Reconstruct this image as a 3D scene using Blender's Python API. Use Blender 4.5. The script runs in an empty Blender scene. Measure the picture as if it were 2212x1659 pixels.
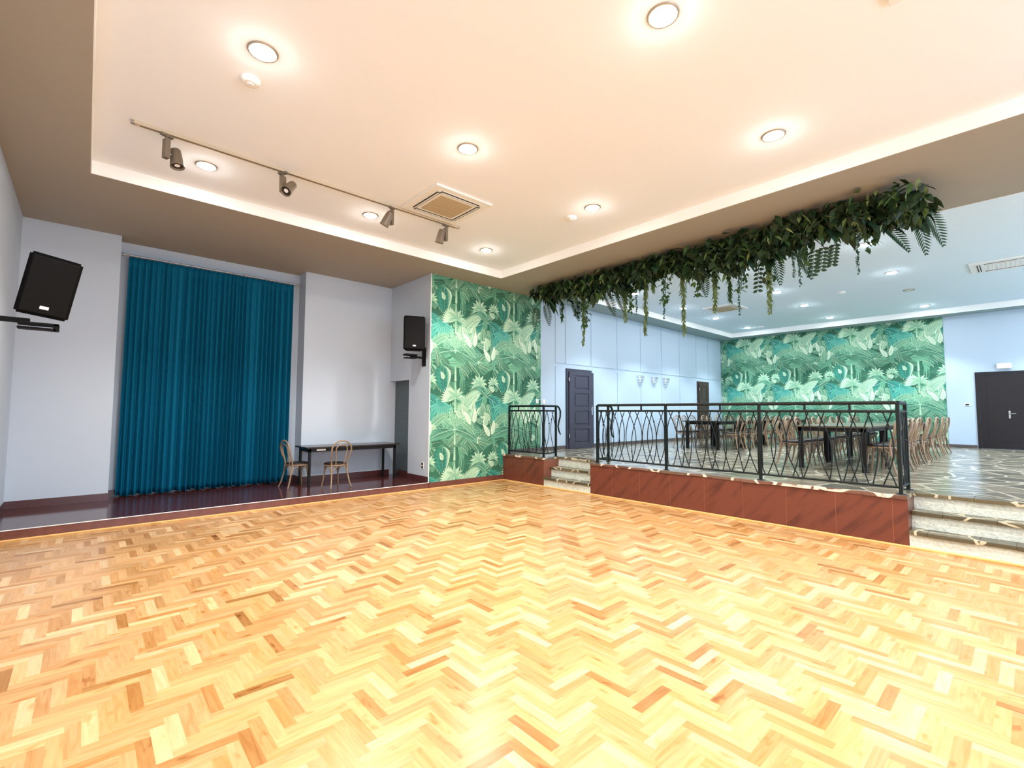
import bpy, bmesh, math, random
from mathutils import Vector, Matrix
PI = math.pi
sc = bpy.context.scene
COL = sc.collection

# ------------------------------------------------------------------ camera
cd = bpy.data.cameras.new('camera'); cam = bpy.data.objects.new('camera', cd); COL.objects.link(cam)
cd.sensor_width = 36; cd.sensor_fit = 'HORIZONTAL'; cd.lens = 1014.276 / 2212 * 36
cd.clip_start = 0.05; cd.clip_end = 100
R_, U_, F_ = ((0.7404427, -0.6721046, 0.0044707), (-0.0433445, -0.0411117, 0.9982140), (0.6707204, 0.7393141, 0.0595729))
cam.matrix_world = Matrix(((R_[0], U_[0], -F_[0], 0), (R_[1], U_[1], -F_[1], 0), (R_[2], U_[2], -F_[2], 1.62), (0, 0, 0, 1)))
sc.camera = cam

# ------------------------------------------------------------------ view, world, light settings
sc.view_settings.view_transform = 'Standard'; sc.view_settings.look = 'None'
sc.view_settings.gamma = 1; sc.view_settings.use_curve_mapping = False
sc.view_settings.exposure = 0.30
WARM = (1.0, 0.978, 0.925); COOL = (0.78, 0.90, 1.0); DAY = (0.62, 0.80, 1.0)
SPOT1, SPOT2 = 170.0, 230.0      # downlight watts: dance hall, dining room
GLOW1, GLOW2 = 1.3, 0.9        # unshielded share of each frosted bulb
DAY1, DAY2 = 105.0, 100.0        # daylight watts per window
BULB = 185.0
w = bpy.data.worlds.new('world'); sc.world = w; w.use_nodes = True
w.node_tree.nodes['Background'].inputs[0].default_value = (0.55, 0.75, 1, 1)
w.node_tree.nodes['Background'].inputs[1].default_value = 1.0
sc.cycles.max_bounces = 8; sc.cycles.diffuse_bounces = 5; sc.cycles.glossy_bounces = 4
sc.cycles.transmission_bounces = 4; sc.cycles.sample_clamp_indirect = 6; sc.cycles.caustics_reflective = False
sc.cycles.caustics_refractive = False

def day_light(name, loc, rot, sx, sy, watts):
    l = bpy.data.lights.new(name, 'AREA'); l.shape = 'RECTANGLE'; l.size = sx; l.size_y = sy
    l.energy = watts; l.color = DAY
    o = bpy.data.objects.new(name, l); COL.objects.link(o); o.location = loc; o.rotation_euler = rot
WIN1 = [(0.1, 1.7), (2.5, 4.1), (4.9, 6.5)]             # window spans in x, dance hall
WIN2 = [(10.0, 12.0), (12.8, 14.8), (15.6, 17.6)]
YR = -5.5
for a, b in WIN1: day_light('daylight', ((a+b)/2, YR-0.35, 2.0), (PI/2, 0, 0), b-a, 2.2, DAY1)
for a, b in WIN2: day_light('daylight', ((a+b)/2, YR-0.35, 2.3), (PI/2, 0, 0), b-a, 2.2, DAY2)

# ------------------------------------------------------------------ helpers
def lin(r, g, b):
    f = lambda c: (c/255/12.92) if c/255 <= 0.04045 else ((c/255+0.055)/1.055)**2.4
    return (f(r), f(g), f(b), 1)

def mat(name, col, rough=0.5, metal=0.0, spec=0.5, coat=0.0, emit=None, estr=0.0, noise=None, bump=None):
    m = bpy.data.materials.new(name); m.use_nodes = True
    nt = m.node_tree; p = nt.nodes['Principled BSDF']
    p.inputs['Base Color'].default_value = col
    p.inputs['Roughness'].default_value = rough; p.inputs['Metallic'].default_value = metal
    p.inputs['Specular IOR Level'].default_value = spec
    p.inputs['Coat Weight'].default_value = coat; p.inputs['Coat Roughness'].default_value = 0.08
    if emit: p.inputs['Emission Color'].default_value = emit; p.inputs['Emission Strength'].default_value = estr
    tc = nt.nodes.new('ShaderNodeTexCoord')
    if noise:                                   # (scale, amount): soft procedural mottling
        n = nt.nodes.new('ShaderNodeTexNoise'); n.inputs['Scale'].default_value = noise[0]; n.inputs['Detail'].default_value = 5
        nt.links.new(tc.outputs['Object'], n.inputs['Vector'])
        r = nt.nodes.new('ShaderNodeMapRange'); r.inputs['From Min'].default_value = 0.25; r.inputs['From Max'].default_value = 0.75
        r.inputs['To Min'].default_value = 1-noise[1]; r.inputs['To Max'].default_value = 1+noise[1]
        nt.links.new(n.outputs['Fac'], r.inputs['Value'])
        mx = nt.nodes.new('ShaderNodeVectorMath'); mx.operation = 'SCALE'; mx.inputs[0].default_value = col[:3]
        nt.links.new(r.outputs[0], mx.inputs['Scale']); nt.links.new(mx.outputs[0], p.inputs['Base Color'])
    if bump:
        n = nt.nodes.new('ShaderNodeTexNoise'); n.inputs['Scale'].default_value = bump[0]; n.inputs['Detail'].default_value = 4
        nt.links.new(tc.outputs['Object'], n.inputs['Vector'])
        b = nt.nodes.new('ShaderNodeBump'); b.inputs['Strength'].default_value = bump[1]; b.inputs['Distance'].default_value = 0.01
        nt.links.new(n.outputs['Fac'], b.inputs['Height']); nt.links.new(b.outputs[0], p.inputs['Normal'])
    return m

class MB:
    """collects shapes, then links them as one mesh object"""
    def __init__(s): s.v = []; s.f = []; s.sm = []
    def add(s, vs, fs, smooth=False):
        o = len(s.v); s.v += [tuple(v) for v in vs]; s.f += [tuple(i+o for i in f) for f in fs]; s.sm += [smooth]*len(fs); return s
    def box(s, x0, x1, y0, y1, z0, z1, M=None):
        vs = [(x, y, z) for z in (z0, z1) for y in (y0, y1) for x in (x0, x1)]
        if M is not None: vs = [M @ Vector(v) for v in vs]
        return s.add(vs, [(0, 2, 3, 1), (4, 5, 7, 6), (0, 1, 5, 4), (2, 6, 7, 3), (0, 4, 6, 2), (1, 3, 7, 5)])
    def bbox(s, x0, x1, y0, y1, z0, z1, b=0.01, M=None):
        """box with chamfered edges"""
        bm = bmesh.new(); bmesh.ops.create_cube(bm, size=1)
        for v in bm.verts: v.co = Vector(((x0+x1)/2+v.co.x*(x1-x0), (y0+y1)/2+v.co.y*(y1-y0), (z0+z1)/2+v.co.z*(z1-z0)))
        bmesh.ops.bevel(bm, geom=bm.edges[:], offset=b, segments=2, profile=0.6, affect='EDGES')
        if M is not None:
            for v in bm.verts: v.co = M @ v.co
        bm.verts.index_update(); s.add([v.co[:] for v in bm.verts], [[v.index for v in f.verts] for f in bm.faces]); bm.free(); return s
    def tube(s, pts, r, n=8, closed=False, caps=True):
        P = [Vector(p) for p in pts]; N = len(P); rs = r if isinstance(r, (list, tuple)) else [r]*N
        T = []
        for i in range(N):
            a = P[(i-1) % N] if (closed or i) else P[0]; b = P[(i+1) % N] if (closed or i < N-1) else P[-1]
            T.append((b-a).normalized())
        u = T[0].orthogonal().normalized(); vs = []
        for i in range(N):
            u = (u - T[i]*u.dot(T[i])); u = u.normalized() if u.length > 1e-6 else T[i].orthogonal().normalized()
            w_ = T[i].cross(u)
            vs += [P[i] + (u*math.cos(2*PI*k/n) + w_*math.sin(2*PI*k/n))*rs[i] for k in range(n)]
        fs = [(i*n+k, i*n+(k+1) % n, ((i+1) % N)*n+(k+1) % n, ((i+1) % N)*n+k) for i in range(N if closed else N-1) for k in range(n)]
        s.add(vs, fs, True)
        if caps and not closed:
            s.add(vs[:n], [tuple(range(n))[::-1]]); s.add(vs[-n:], [tuple(range(n))])
        return s
    def lathe(s, prof, c=(0, 0, 0), n=20, M=None, smooth=True):
        vs = []
        for r, z in prof:
            for k in range(n):
                v = Vector((c[0]+r*math.cos(2*PI*k/n), c[1]+r*math.sin(2*PI*k/n), c[2]+z))
                vs.append(M @ v if M is not None else v)
        fs = [(i*n+k, i*n+(k+1) % n, (i+1)*n+(k+1) % n, (i+1)*n+k) for i in range(len(prof)-1) for k in range(n)]
        s.add(vs, fs, smooth)
        if prof[0][0] > 1e-5: s.add(vs[:n], [tuple(range(n))[::-1]])
        if prof[-1][0] > 1e-5: s.add(vs[-n:], [tuple(range(n))])
        return s
    def mesh(s, name, m):
        me = bpy.data.meshes.new(name); me.from_pydata(s.v, [], s.f)
        me.polygons.foreach_set('use_smooth', s.sm)
        if m: me.materials.append(m)
        me.update(); return me
    def build(s, name, m, parent=None, **kw):
        o = bpy.data.objects.new(name, s.mesh(name, m)); COL.objects.link(o)
        if parent is not None: o.parent = parent
        tag(o, **kw); return o

def tag(o, label=None, cat=None, group=None, kind=None):
    if label: o['label'] = label
    if cat: o['category'] = cat
    if group: o['group'] = group
    if kind: o['kind'] = kind
    return o
def thing(name, label, cat, loc=(0, 0, 0), rz=0, group=None):
    o = bpy.data.objects.new(name, None); COL.objects.link(o); o.empty_display_size = 0.1
    o.location = loc; o.rotation_euler = (0, 0, rz); return tag(o, label, cat, group)
def struct(name, mb, m, parent=None, label=None):
    return mb.build(name, m, parent, label=label, kind=None if parent is not None else 'structure')
def copy_tree(o, parent=None):
    c = o.copy(); COL.objects.link(c)
    if parent is not None: c.parent = parent
    for ch in list(o.children): copy_tree(ch, c)
    return c

# ------------------------------------------------------------------ materials
M = {}
M['wall'] = mat('wall_paint', lin(196, 208, 222), 0.75, noise=(1.2, 0.015), bump=(180, 0.03))
M['wall_far'] = mat('pale_blue_wall_paint', lin(190, 208, 226), 0.6, bump=(180, 0.02))
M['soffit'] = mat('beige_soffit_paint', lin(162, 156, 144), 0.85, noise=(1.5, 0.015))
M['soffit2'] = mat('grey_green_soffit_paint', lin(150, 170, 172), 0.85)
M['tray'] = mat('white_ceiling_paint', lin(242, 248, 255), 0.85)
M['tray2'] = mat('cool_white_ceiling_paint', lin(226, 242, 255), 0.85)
M['white'] = mat('white_trim_paint', lin(246, 246, 244), 0.5)
M['plastic'] = mat('white_plastic', lin(240, 240, 238), 0.4)
M['grille'] = mat('beige_air_filter_grille', lin(190, 172, 140), 0.7, bump=(600, 0.3))
M['beige'] = mat('beige_track_enamel', lin(206, 194, 172), 0.5)
M['spot'] = mat('grey_brown_spotlight_enamel', lin(128, 116, 100), 0.45, metal=0.3)
M['slot'] = mat('dark_slot', lin(40, 32, 24), 0.8)
M['chrome'] = mat('brushed_chrome', lin(210, 210, 210), 0.25, metal=1)
M['satin'] = mat('satin_grey_metal', lin(176, 166, 152), 0.4, metal=0.7)
M['black'] = mat('black_cabinet_vinyl', lin(8, 7, 7), 0.7, spec=0.12)
M['blackmetal'] = mat('black_painted_steel', lin(9, 8, 8), 0.6, spec=0.15)
M['iron'] = mat('black_green_wrought_iron', lin(10, 22, 22), 0.45, spec=0.3, noise=(30, 0.2))
M['granite'] = mat('dark_red_brown_polished_granite', lin(78, 40, 38), 0.1, spec=0.35, noise=(60, 0.25))
M['facing'] = mat('red_brown_step_facing', lin(112, 66, 56), 0.2, spec=0.5, noise=(12, 0.2))
M['skirt'] = mat('dark_red_brown_skirting', lin(84, 46, 44), 0.25, noise=(60, 0.2))
M['skirt2'] = mat('grey_brown_skirting', lin(92, 84, 84), 0.3, noise=(40, 0.1))
M['wood'] = mat('bentwood_beech', lin(146, 120, 94), 0.35, noise=(14, 0.15), coat=0.2)
M['seat'] = mat('dark_brown_seat', lin(34, 24, 20), 0.45, spec=0.3)
M['tabletop'] = mat('dark_brown_table_laminate', lin(40, 32, 30), 0.2, spec=0.5)
M['tableleg'] = mat('black_brown_table_frame', lin(16, 13, 13), 0.45, spec=0.3)
M['ashtop'] = mat('olive_brown_table_laminate', lin(88, 80, 64), 0.3)
M['door1'] = mat('slate_blue_brown_door_veneer', lin(62, 62, 78), 0.4, noise=(9, 0.15))
M['door2'] = mat('dark_brown_door_veneer', lin(66, 50, 46), 0.4, noise=(9, 0.15))
M['door3'] = mat('near_black_door_leaf', lin(26, 23, 29), 0.3, noise=(5, 0.1))
M['rod'] = mat('pale_steel_rod', lin(170, 172, 176), 0.3, metal=0.8)
M['glass'] = mat('clear_crystal', lin(205, 214, 218), 0.08); M['glass'].node_tree.nodes['Principled BSDF'].inputs['Transmission Weight'].default_value = 0.35
M['parquetedge'] = mat('light_parquet_edge_strip', lin(236, 190, 120), 0.35, noise=(20, 0.1))
M['bulb'] = mat('lamp_emitter_warm', (1, 1, 1, 1), 0.5, emit=(1.0, 0.93, 0.84, 1), estr=BULB)
M['bulb2'] = mat('lamp_emitter_cool', (1, 1, 1, 1), 0.5, emit=(0.92, 0.97, 1, 1), estr=BULB)
M['shutter'] = mat('slate_grey_shutter', lin(92, 106, 112), 0.5)
M['lit'] = mat('white_sign_face', (1, 1, 1, 1), 0.5, emit=(1, 1, 1, 1), estr=1.0)

def curtain_mat():
    m = mat('teal_velvet', lin(0, 100, 134), 0.8, spec=0.2); p = m.node_tree.nodes['Principled BSDF']
    p.inputs['Sheen Weight'].default_value = 0.4; p.inputs['Sheen Tint'].default_value = lin(0, 140, 180)
    return m
M['curtain'] = curtain_mat()

def attr_mat(name, rough, spec=0.5, coat=0.0, attr='Col'):
    m = mat(name, (1, 1, 1, 1), rough, spec=spec, coat=coat); nt = m.node_tree
    a = nt.nodes.new('ShaderNodeAttribute'); a.attribute_name = attr
    nt.links.new(a.outputs['Color'], nt.nodes['Principled BSDF'].inputs['Base Color']); return m
M['mural'] = attr_mat('tropical_leaf_wallpaper', 0.6, 0.3)

def parquet_mat():
    m = mat('oak_herringbone_parquet', (1, 1, 1, 1), 0.26, spec=0.5); nt = m.node_tree; L = nt.links; p = nt.nodes['Principled BSDF']
    a = nt.nodes.new('ShaderNodeAttribute'); a.attribute_name = 'Col'
    uv = nt.nodes.new('ShaderNodeUVMap'); uv.uv_map = 'UVMap'
    mp = nt.nodes.new('ShaderNodeMapping'); mp.inputs['Scale'].default_value = (3, 34, 1); L.new(uv.outputs[0], mp.inputs[0])
    n = nt.nodes.new('ShaderNodeTexNoise'); n.inputs['Scale'].default_value = 1.0; n.inputs['Detail'].default_value = 4; n.inputs['Distortion'].default_value = 1.2
    L.new(mp.outputs[0], n.inputs['Vector'])
    r = nt.nodes.new('ShaderNodeMapRange'); r.inputs['From Min'].default_value = 0.3; r.inputs['From Max'].default_value = 0.75; r.inputs['To Min'].default_value = 1.08; r.inputs['To Max'].default_value = 0.80
    L.new(n.outputs['Fac'], r.inputs['Value'])
    # occasional dark heartwood patches
    mp2 = nt.nodes.new('ShaderNodeMapping'); mp2.inputs['Scale'].default_value = (5, 12, 1); L.new(uv.outputs[0], mp2.inputs[0])
    n2 = nt.nodes.new('ShaderNodeTexNoise'); n2.inputs['Scale'].default_value = 1.0; n2.inputs['Detail'].default_value = 2; L.new(mp2.outputs[0], n2.inputs['Vector'])
    r2 = nt.nodes.new('ShaderNodeMapRange'); r2.inputs['From Min'].default_value = 0.62; r2.inputs['From Max'].default_value = 0.72; r2.inputs['To Min'].default_value = 1.0; r2.inputs['To Max'].default_value = 0.72
    L.new(n2.outputs['Fac'], r2.inputs['Value'])
    mu = nt.nodes.new('ShaderNodeMath'); mu.operation = 'MULTIPLY'; L.new(r.outputs[0], mu.inputs[0]); L.new(r2.outputs[0], mu.inputs[1])
    g = nt.nodes.new('ShaderNodeGamma'); L.new(a.outputs['Color'], g.inputs[0])
    inv = nt.nodes.new('ShaderNodeMath'); inv.operation = 'DIVIDE'; inv.inputs[0].default_value = 1.0; L.new(mu.outputs[0], inv.inputs[1])
    L.new(inv.outputs[0], g.inputs[1])           # gamma > 1 darkens and saturates the grain, as stain does
    L.new(g.outputs[0], p.inputs['Base Color']); return m
M['parquet'] = parquet_mat()

def stone_mat(name, scale, stones, mortar, rough, width=0.05, both=False):
    """crazy paving: irregular flat stones in pale mortar"""
    m = mat(name, (1, 1, 1, 1), rough, spec=0.55); nt = m.node_tree; L = nt.links; p = nt.nodes['Principled BSDF']
    tc = nt.nodes.new('ShaderNodeTexCoord')
    nz = nt.nodes.new('ShaderNodeTexNoise'); nz.inputs['Scale'].default_value = 3.0; nz.inputs['Detail'].default_value = 3; L.new(tc.outputs['Object'], nz.inputs['Vector'])
    mx = nt.nodes.new('ShaderNodeMix'); mx.data_type = 'VECTOR'; mx.inputs['Factor'].default_value = 0.12
    L.new(tc.outputs['Object'], mx.inputs[4]); L.new(nz.outputs['Color'], mx.inputs[5])
    v = nt.nodes.new('ShaderNodeTexVoronoi'); v.feature = 'DISTANCE_TO_EDGE'; v.inputs['Scale'].default_value = scale; L.new(mx.outputs[1], v.inputs['Vector'])
    v2 = nt.nodes.new('ShaderNodeTexVoronoi'); v2.inputs['Scale'].default_value = scale; L.new(mx.outputs[1], v2.inputs['Vector'])
    cr = nt.nodes.new('ShaderNodeValToRGB'); sp = nt.nodes.new('ShaderNodeSeparateColor'); L.new(v2.outputs['Color'], sp.inputs[0]); L.new(sp.outputs[0], cr.inputs[0])
    e = cr.color_ramp.elements; e[0].color = stones[0]; e[1].color = stones[-1]
    for i, c in enumerate(stones[1:-1]): el = e.new((i+1)/(len(stones)-1)); el.color = c
    cr.color_ramp.interpolation = 'CONSTANT'
    st = nt.nodes.new('ShaderNodeMapRange'); st.inputs['From Min'].default_value = width*0.7; st.inputs['From Max'].default_value = width; L.new(v.outputs['Distance'], st.inputs['Value'])
    n3 = nt.nodes.new('ShaderNodeTexNoise'); n3.inputs['Scale'].default_value = 14; n3.inputs['Detail'].default_value = 6; L.new(tc.outputs['Object'], n3.inputs['Vector'])
    mr = nt.nodes.new('ShaderNodeMapRange'); mr.inputs['To Min'].default_value = 0.75; mr.inputs['To Max'].default_value = 1.25; L.new(n3.outputs['Fac'], mr.inputs['Value'])
    c = nt.nodes.new('ShaderNodeMix'); c.data_type = 'RGBA'; c.inputs[6].default_value = mortar; L.new(cr.outputs[0], c.inputs[7]); L.new(st.outputs[0], c.inputs['Factor'])
    sc_ = nt.nodes.new('ShaderNodeVectorMath'); sc_.operation = 'SCALE'; L.new(c.outputs[2], sc_.inputs[0]); L.new(mr.outputs[0], sc_.inputs['Scale'])
    L.new(sc_.outputs[0], p.inputs['Base Color'])
    b = nt.nodes.new('ShaderNodeBump'); b.inputs['Strength'].default_value = 0.15; b.inputs['Distance'].default_value = 0.01; L.new(n3.outputs['Fac'], b.inputs['Height']); L.new(b.outputs[0], p.inputs['Normal'])
    return m
M['paving'] = stone_mat('polished_crazy_paving', 2.3, [lin(116, 110, 94), lin(130, 122, 104), lin(102, 98, 86), lin(138, 128, 110), lin(118, 112, 96)], lin(182, 176, 158), 0.2, 0.055)
M['slab'] = stone_mat('stone_edge_slabs', 2.3, [lin(112, 76, 62), lin(104, 84, 70), lin(98, 66, 54), lin(118, 88, 74), lin(104, 72, 58)], lin(226, 206, 192), 0.35, 0.045)
M['tread'] = stone_mat('stair_tread_slate', 2.6, [lin(98, 90, 68), lin(78, 72, 54), lin(106, 96, 76), lin(84, 78, 60), lin(90, 82, 64)], lin(196, 186, 160), 0.25, 0.03)
M['riser'] = mat('rough_cream_riser_render', lin(206, 212, 202), 0.8, noise=(26, 0.2), bump=(40, 1.0))

def terracotta_mat():
    m = mat('terracotta_marbled_tiles', lin(150, 84, 62), 0.32, spec=0.45); nt = m.node_tree; L = nt.links; p = nt.nodes['Principled BSDF']
    tc = nt.nodes.new('ShaderNodeTexCoord')
    rt = nt.nodes.new('ShaderNodeMapping'); rt.inputs['Rotation'].default_value = (math.radians(-42), 0, 0); L.new(tc.outputs['Object'], rt.inputs[0])
    mp = nt.nodes.new('ShaderNodeMapping'); mp.inputs['Scale'].default_value = (1, 5.0, 1.1); L.new(rt.outputs[0], mp.inputs[0])
    n = nt.nodes.new('ShaderNodeTexNoise'); n.inputs['Scale'].default_value = 1.6; n.inputs['Detail'].default_value = 3; L.new(mp.outputs[0], n.inputs['Vector'])
    cr = nt.nodes.new('ShaderNodeValToRGB'); e = cr.color_ramp.elements
    e[0].position = 0.30; e[0].color = lin(84, 42, 34); e[1].position = 0.50; e[1].color = lin(108, 57, 43)
    L.new(n.outputs['Fac'], cr.inputs[0])
    sx = nt.nodes.new('ShaderNodeSeparateXYZ'); L.new(tc.outputs['Object'], sx.inputs[0])
    md = nt.nodes.new('ShaderNodeMath'); md.operation = 'PINGPONG'; md.inputs[1].default_value = 0.3; L.new(sx.outputs['Y'], md.inputs[0])
    lt = nt.nodes.new('ShaderNodeMath'); lt.operation = 'LESS_THAN'; lt.inputs[1].default_value = 0.003; L.new(md.outputs[0], lt.inputs[0])
    c = nt.nodes.new('ShaderNodeMix'); c.data_type = 'RGBA'; c.inputs[7].default_value = lin(134, 80, 62); L.new(cr.outputs[0], c.inputs[6]); L.new(lt.outputs[0], c.inputs['Factor'])
    L.new(c.outputs[2], p.inputs['Base Color']); return m
M['terracotta'] = terracotta_mat()
def leafmat(name, c, t=0.25):
    m = mat(name, c, 0.5, spec=0.3, noise=(9, 0.45)); return m
M['leaf_dark'] = leafmat('dark_green_leaf', lin(34, 56, 30)); M['leaf_mid'] = leafmat('mid_green_leaf', lin(66, 96, 50))
M['leaf_pale'] = leafmat('yellow_green_leaf', lin(122, 142, 88)); M['leaf_blue'] = leafmat('grey_green_leaf', lin(74, 108, 92))
M['frond'] = leafmat('deep_palm_leaf', lin(48, 78, 56))

# ------------------------------------------------------------------ dimensions
XL, XP, YS, ZP, ZS, HC, HT = -0.84, 7.48, 8.55, 0.62, 0.13, 4.6, 4.77
XB = 19.45      # far wallpapered wall
STAIR_L = (5.92, 7.20); STAIR_R = (-1.6, 1.05)

# ------------------------------------------------------------------ floors
def parquet():
    rnd = random.Random(5); Lp, Wp = 0.32, 0.064; K = 5
    x0, x1, y0, y1 = XL, XP, YR, YS
    vs, fs, cols, uvs = [], [], [], []
    pal = [(197, 152, 100)]*7 + [(201, 158, 108)]*7 + [(190, 143, 90)]*5 + [(213, 178, 132)]*4 + [(180, 131, 76)]*2 + [(162, 114, 60)]
    def plank(ax, ay, bx, by, horiz):
        cx0, cx1, cy0, cy1 = max(ax, x0), min(bx, x1), max(ay, y0), min(by, y1)
        if cx1-cx0 < 1e-4 or cy1-cy0 < 1e-4: return
        c = rnd.choice(pal); k = rnd.uniform(0.94, 1.05); c = lin(*[min(255, q*k) for q in c]); ou, ov = rnd.uniform(0, 50), rnd.uniform(0, 50)
        o = len(vs); q = [(cx0, cy0), (cx1, cy0), (cx1, cy1), (cx0, cy1)]
        vs.extend([(a, b, 0) for a, b in q]); fs.append((o, o+1, o+2, o+3)); cols.append(c)
        for a, b in q: uvs.append((ou+(a-ax), ov+(b-ay)) if horiz else (ou+(b-ay), ov+(a-ax)))
    # herringbone: unit steps of one plank width along the diagonal, repeat of 2L
    n = int((x1-x0+y1-y0)/Wp)+20
    for s in range(-n, n):
        for t in range(-int(n/K)-4, int(n/K)+4):
            bx = s*Wp + t*Lp*2 - t*0; by = -0.0 + s*Wp
            bx += x0; by += y0
            if bx > x1+1 or bx < x0-1 or by > y1+1 or by < y0-1: continue
            plank(bx, by, bx+Lp, by+Wp, True)
            plank(bx+Lp, by+Wp-Lp, bx+Lp+Wp, by+Wp, False) if False else plank(bx-0, by+Wp, bx+Wp, by+Wp+Lp, False)
    me = bpy.data.meshes.new('floor'); me.from_pydata(vs, [], fs); me.materials.append(M['parquet'])
    uvl = me.uv_layers.new(name='UVMap'); uvl.data.foreach_set('uv', [q for u in uvs for q in u])
    ca = me.color_attributes.new('Col', 'FLOAT_COLOR', 'CORNER'); ca.data.foreach_set('color', [q for c in cols for _ in range(4) for q in c])
    o = bpy.data.objects.new('floor', me); COL.objects.link(o); o['kind'] = 'structure'
parquet()
mb = MB().box(XL, XP, YR, YS, -0.08, -0.004); struct('floor_base', mb, M['parquetedge'])
mb = MB().bbox(XP-0.035, XP-0.001, YR, YS-0.03, 0, 0.022, 0.006).bbox(XL, XP-0.035, YS-0.03, YS-0.001, 0, 0.02, 0.006)
struct('trim_1', mb, M['parquetedge'])
# stage
struct('stage_platform', MB().box(XL, 5.41, YS+0.01, 10.8, 0, ZS-0.001).box(5.41, 5.7, 9.42, 10.4, 0, ZS-0.001), M['granite'])
struct('trim_7', MB().box(XL, 5.41, YS, YS+0.01, 0, ZS-0.001).box(5.41, XP+0.02, YS-0.022, YS+0.01, 0, ZS-0.001), M['facing'])
struct('trim_2', MB().box(XL, 5.4, YS-0.008, YS+0.012, ZS-0.004, ZS+0.004), M['white'])
# dining platform
pf = MB()
for a, b in ((YR, STAIR_R[0]), (STAIR_R[1], STAIR_L[0]), (STAIR_L[1], YS)): pf.box(XP, 8.2, a, b, 0, ZP-0.045)
pf.box(8.2, XB, YR, YS, 0, ZP-0.045)
struct('dining_platform', pf, M['terracotta'])
fl = MB().box(8.2, XB, YR, YS, ZP-0.045, ZP)
for a, b in ((YR, STAIR_R[0]), (STAIR_R[1], STAIR_L[0]), (STAIR_L[1], YS)): fl.box(XP+0.02, 8.2, a, b, ZP-0.045, ZP)
struct('floor_dining', fl, M['paving'])
sl = MB()
for a, b in ((YR, STAIR_R[0]), (STAIR_R[1], STAIR_L[0]), (STAIR_L[1], YS)):
    rnd = random.Random(int(b*10)); y = a
    while y < b-0.001:
        e = min(b, y+rnd.uniform(0.18, 0.5)); d = rnd.uniform(0.0, 0.02); sl.bbox(XP-0.010-d, XP+0.02, y, e, ZP-0.038-rnd.uniform(0, 0.01), ZP, 0.006); y = e
struct('trim_3', sl, M['slab'])
# stairs
def stairs(name, label, ys, xs, group=None):
    t = thing(name, label, 'stairs', (XP, (ys[0]+ys[1])/2, 0)); hw = (ys[1]-ys[0])/2; h = ZP/3
    for i in range(3):
        x = xs[i]; z0 = i*h; nxt = xs[i+1] if i < 2 else 8.2-XP
        MB().box(x, nxt+0.06 if i < 2 else nxt, -hw+0.002, hw-0.002, z0+0.001, z0+h-0.04).build('riser', M['riser'], t)
        s = MB(); rnd = random.Random(i+int(ys[0]*7)+50); y = -hw+0.002
        while y < hw-0.003:
            e = min(hw-0.002, y+rnd.uniform(0.25, 0.7)); s.bbox(x-0.03-rnd.uniform(0, 0.012), nxt+0.0, y, e, z0+h-0.04-rnd.uniform(0, 0.008), z0+h-(0 if i < 2 else 0.0), 0.006); y = e
        s.build('tread', M['tread'] if i < 2 else M['tread'], t)
stairs('stone_stairs', 'narrow three-step stone stairs with cream risers between the short and long railing', STAIR_L, (0.0, 0.24, 0.48))
stairs('stone_stairs', 'wide three-step stone stairs with cream risers at the right edge of the photo', STAIR_R, (0.0, 0.22, 0.42))

# ------------------------------------------------------------------ walls
struct('wall_left', MB().box(XL-0.2, XL, YR, 10.95, 0, HC+0.3), M['wall'])
struct('wall_stage', MB().box(XL, 0.34, 10.33, 10.95, 0, HC+0.2).box(0.34, 3.38, 10.7, 10.95, 0, HC+0.2).box(3.38, 6.2, 10.3, 10.95, 0, HC+0.2), M['wall'])
struct('wall_pier', MB().box(5.4, 6.2, YS+0.012, 9.42, 0, HC+0.2).box(5.4, 6.2, 9.42, 10.3, 2.34, HC+0.2).box(5.62, 6.2, 9.42, 10.3, 0, 2.34), M['wall'])
struct('wall_back', MB().box(6.2, XB, YS+0.012, 9.0, 0, HC+0.3), M['wall_far'])
struct('wall_far', MB().box(XB, XB+0.25, YR, 9.0, 0, HC+0.3), M['wall_far'])
def rear(spans, xa, xb, z0, z1):
    m = MB(); x = xa
    for a, b in spans:
        m.box(x, a, YR-0.25, YR, 0, HC+0.3); m.box(a, b, YR-0.25, YR, 0, z0); m.box(a, b, YR-0.25, YR, z1, HC+0.3); x = b
    m.box(x, xb, YR-0.25, YR, 0, HC+0.3); return m
struct('wall_rear', rear(WIN1, XL-0.2, 7.5, 0.9, 3.1), M['wall']); struct('wall_rear_dining', rear(WIN2, 7.5, XB+0.25, 1.2, 3.4), M['wall'])
for i, (spans, z0, z1) in enumerate(((WIN1, 0.9, 3.1), (WIN2, 1.2, 3.4))):
    for j, (a, b) in enumerate(spans):
        f = MB()
        for (p, q, r, s) in ((a, a+0.06, z0, z1), (b-0.06, b, z0, z1), (a+0.06, b-0.06, z0, z0+0.06), (a+0.06, b-0.06, z1-0.06, z1), ((a+b)/2-0.03, (a+b)/2+0.03, z0+0.06, z1-0.06)):
            f.box(p, q, YR-0.16, YR-0.1, r, s)
        struct('window_%d' % (i*3+j+1), f, M['white'])
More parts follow.
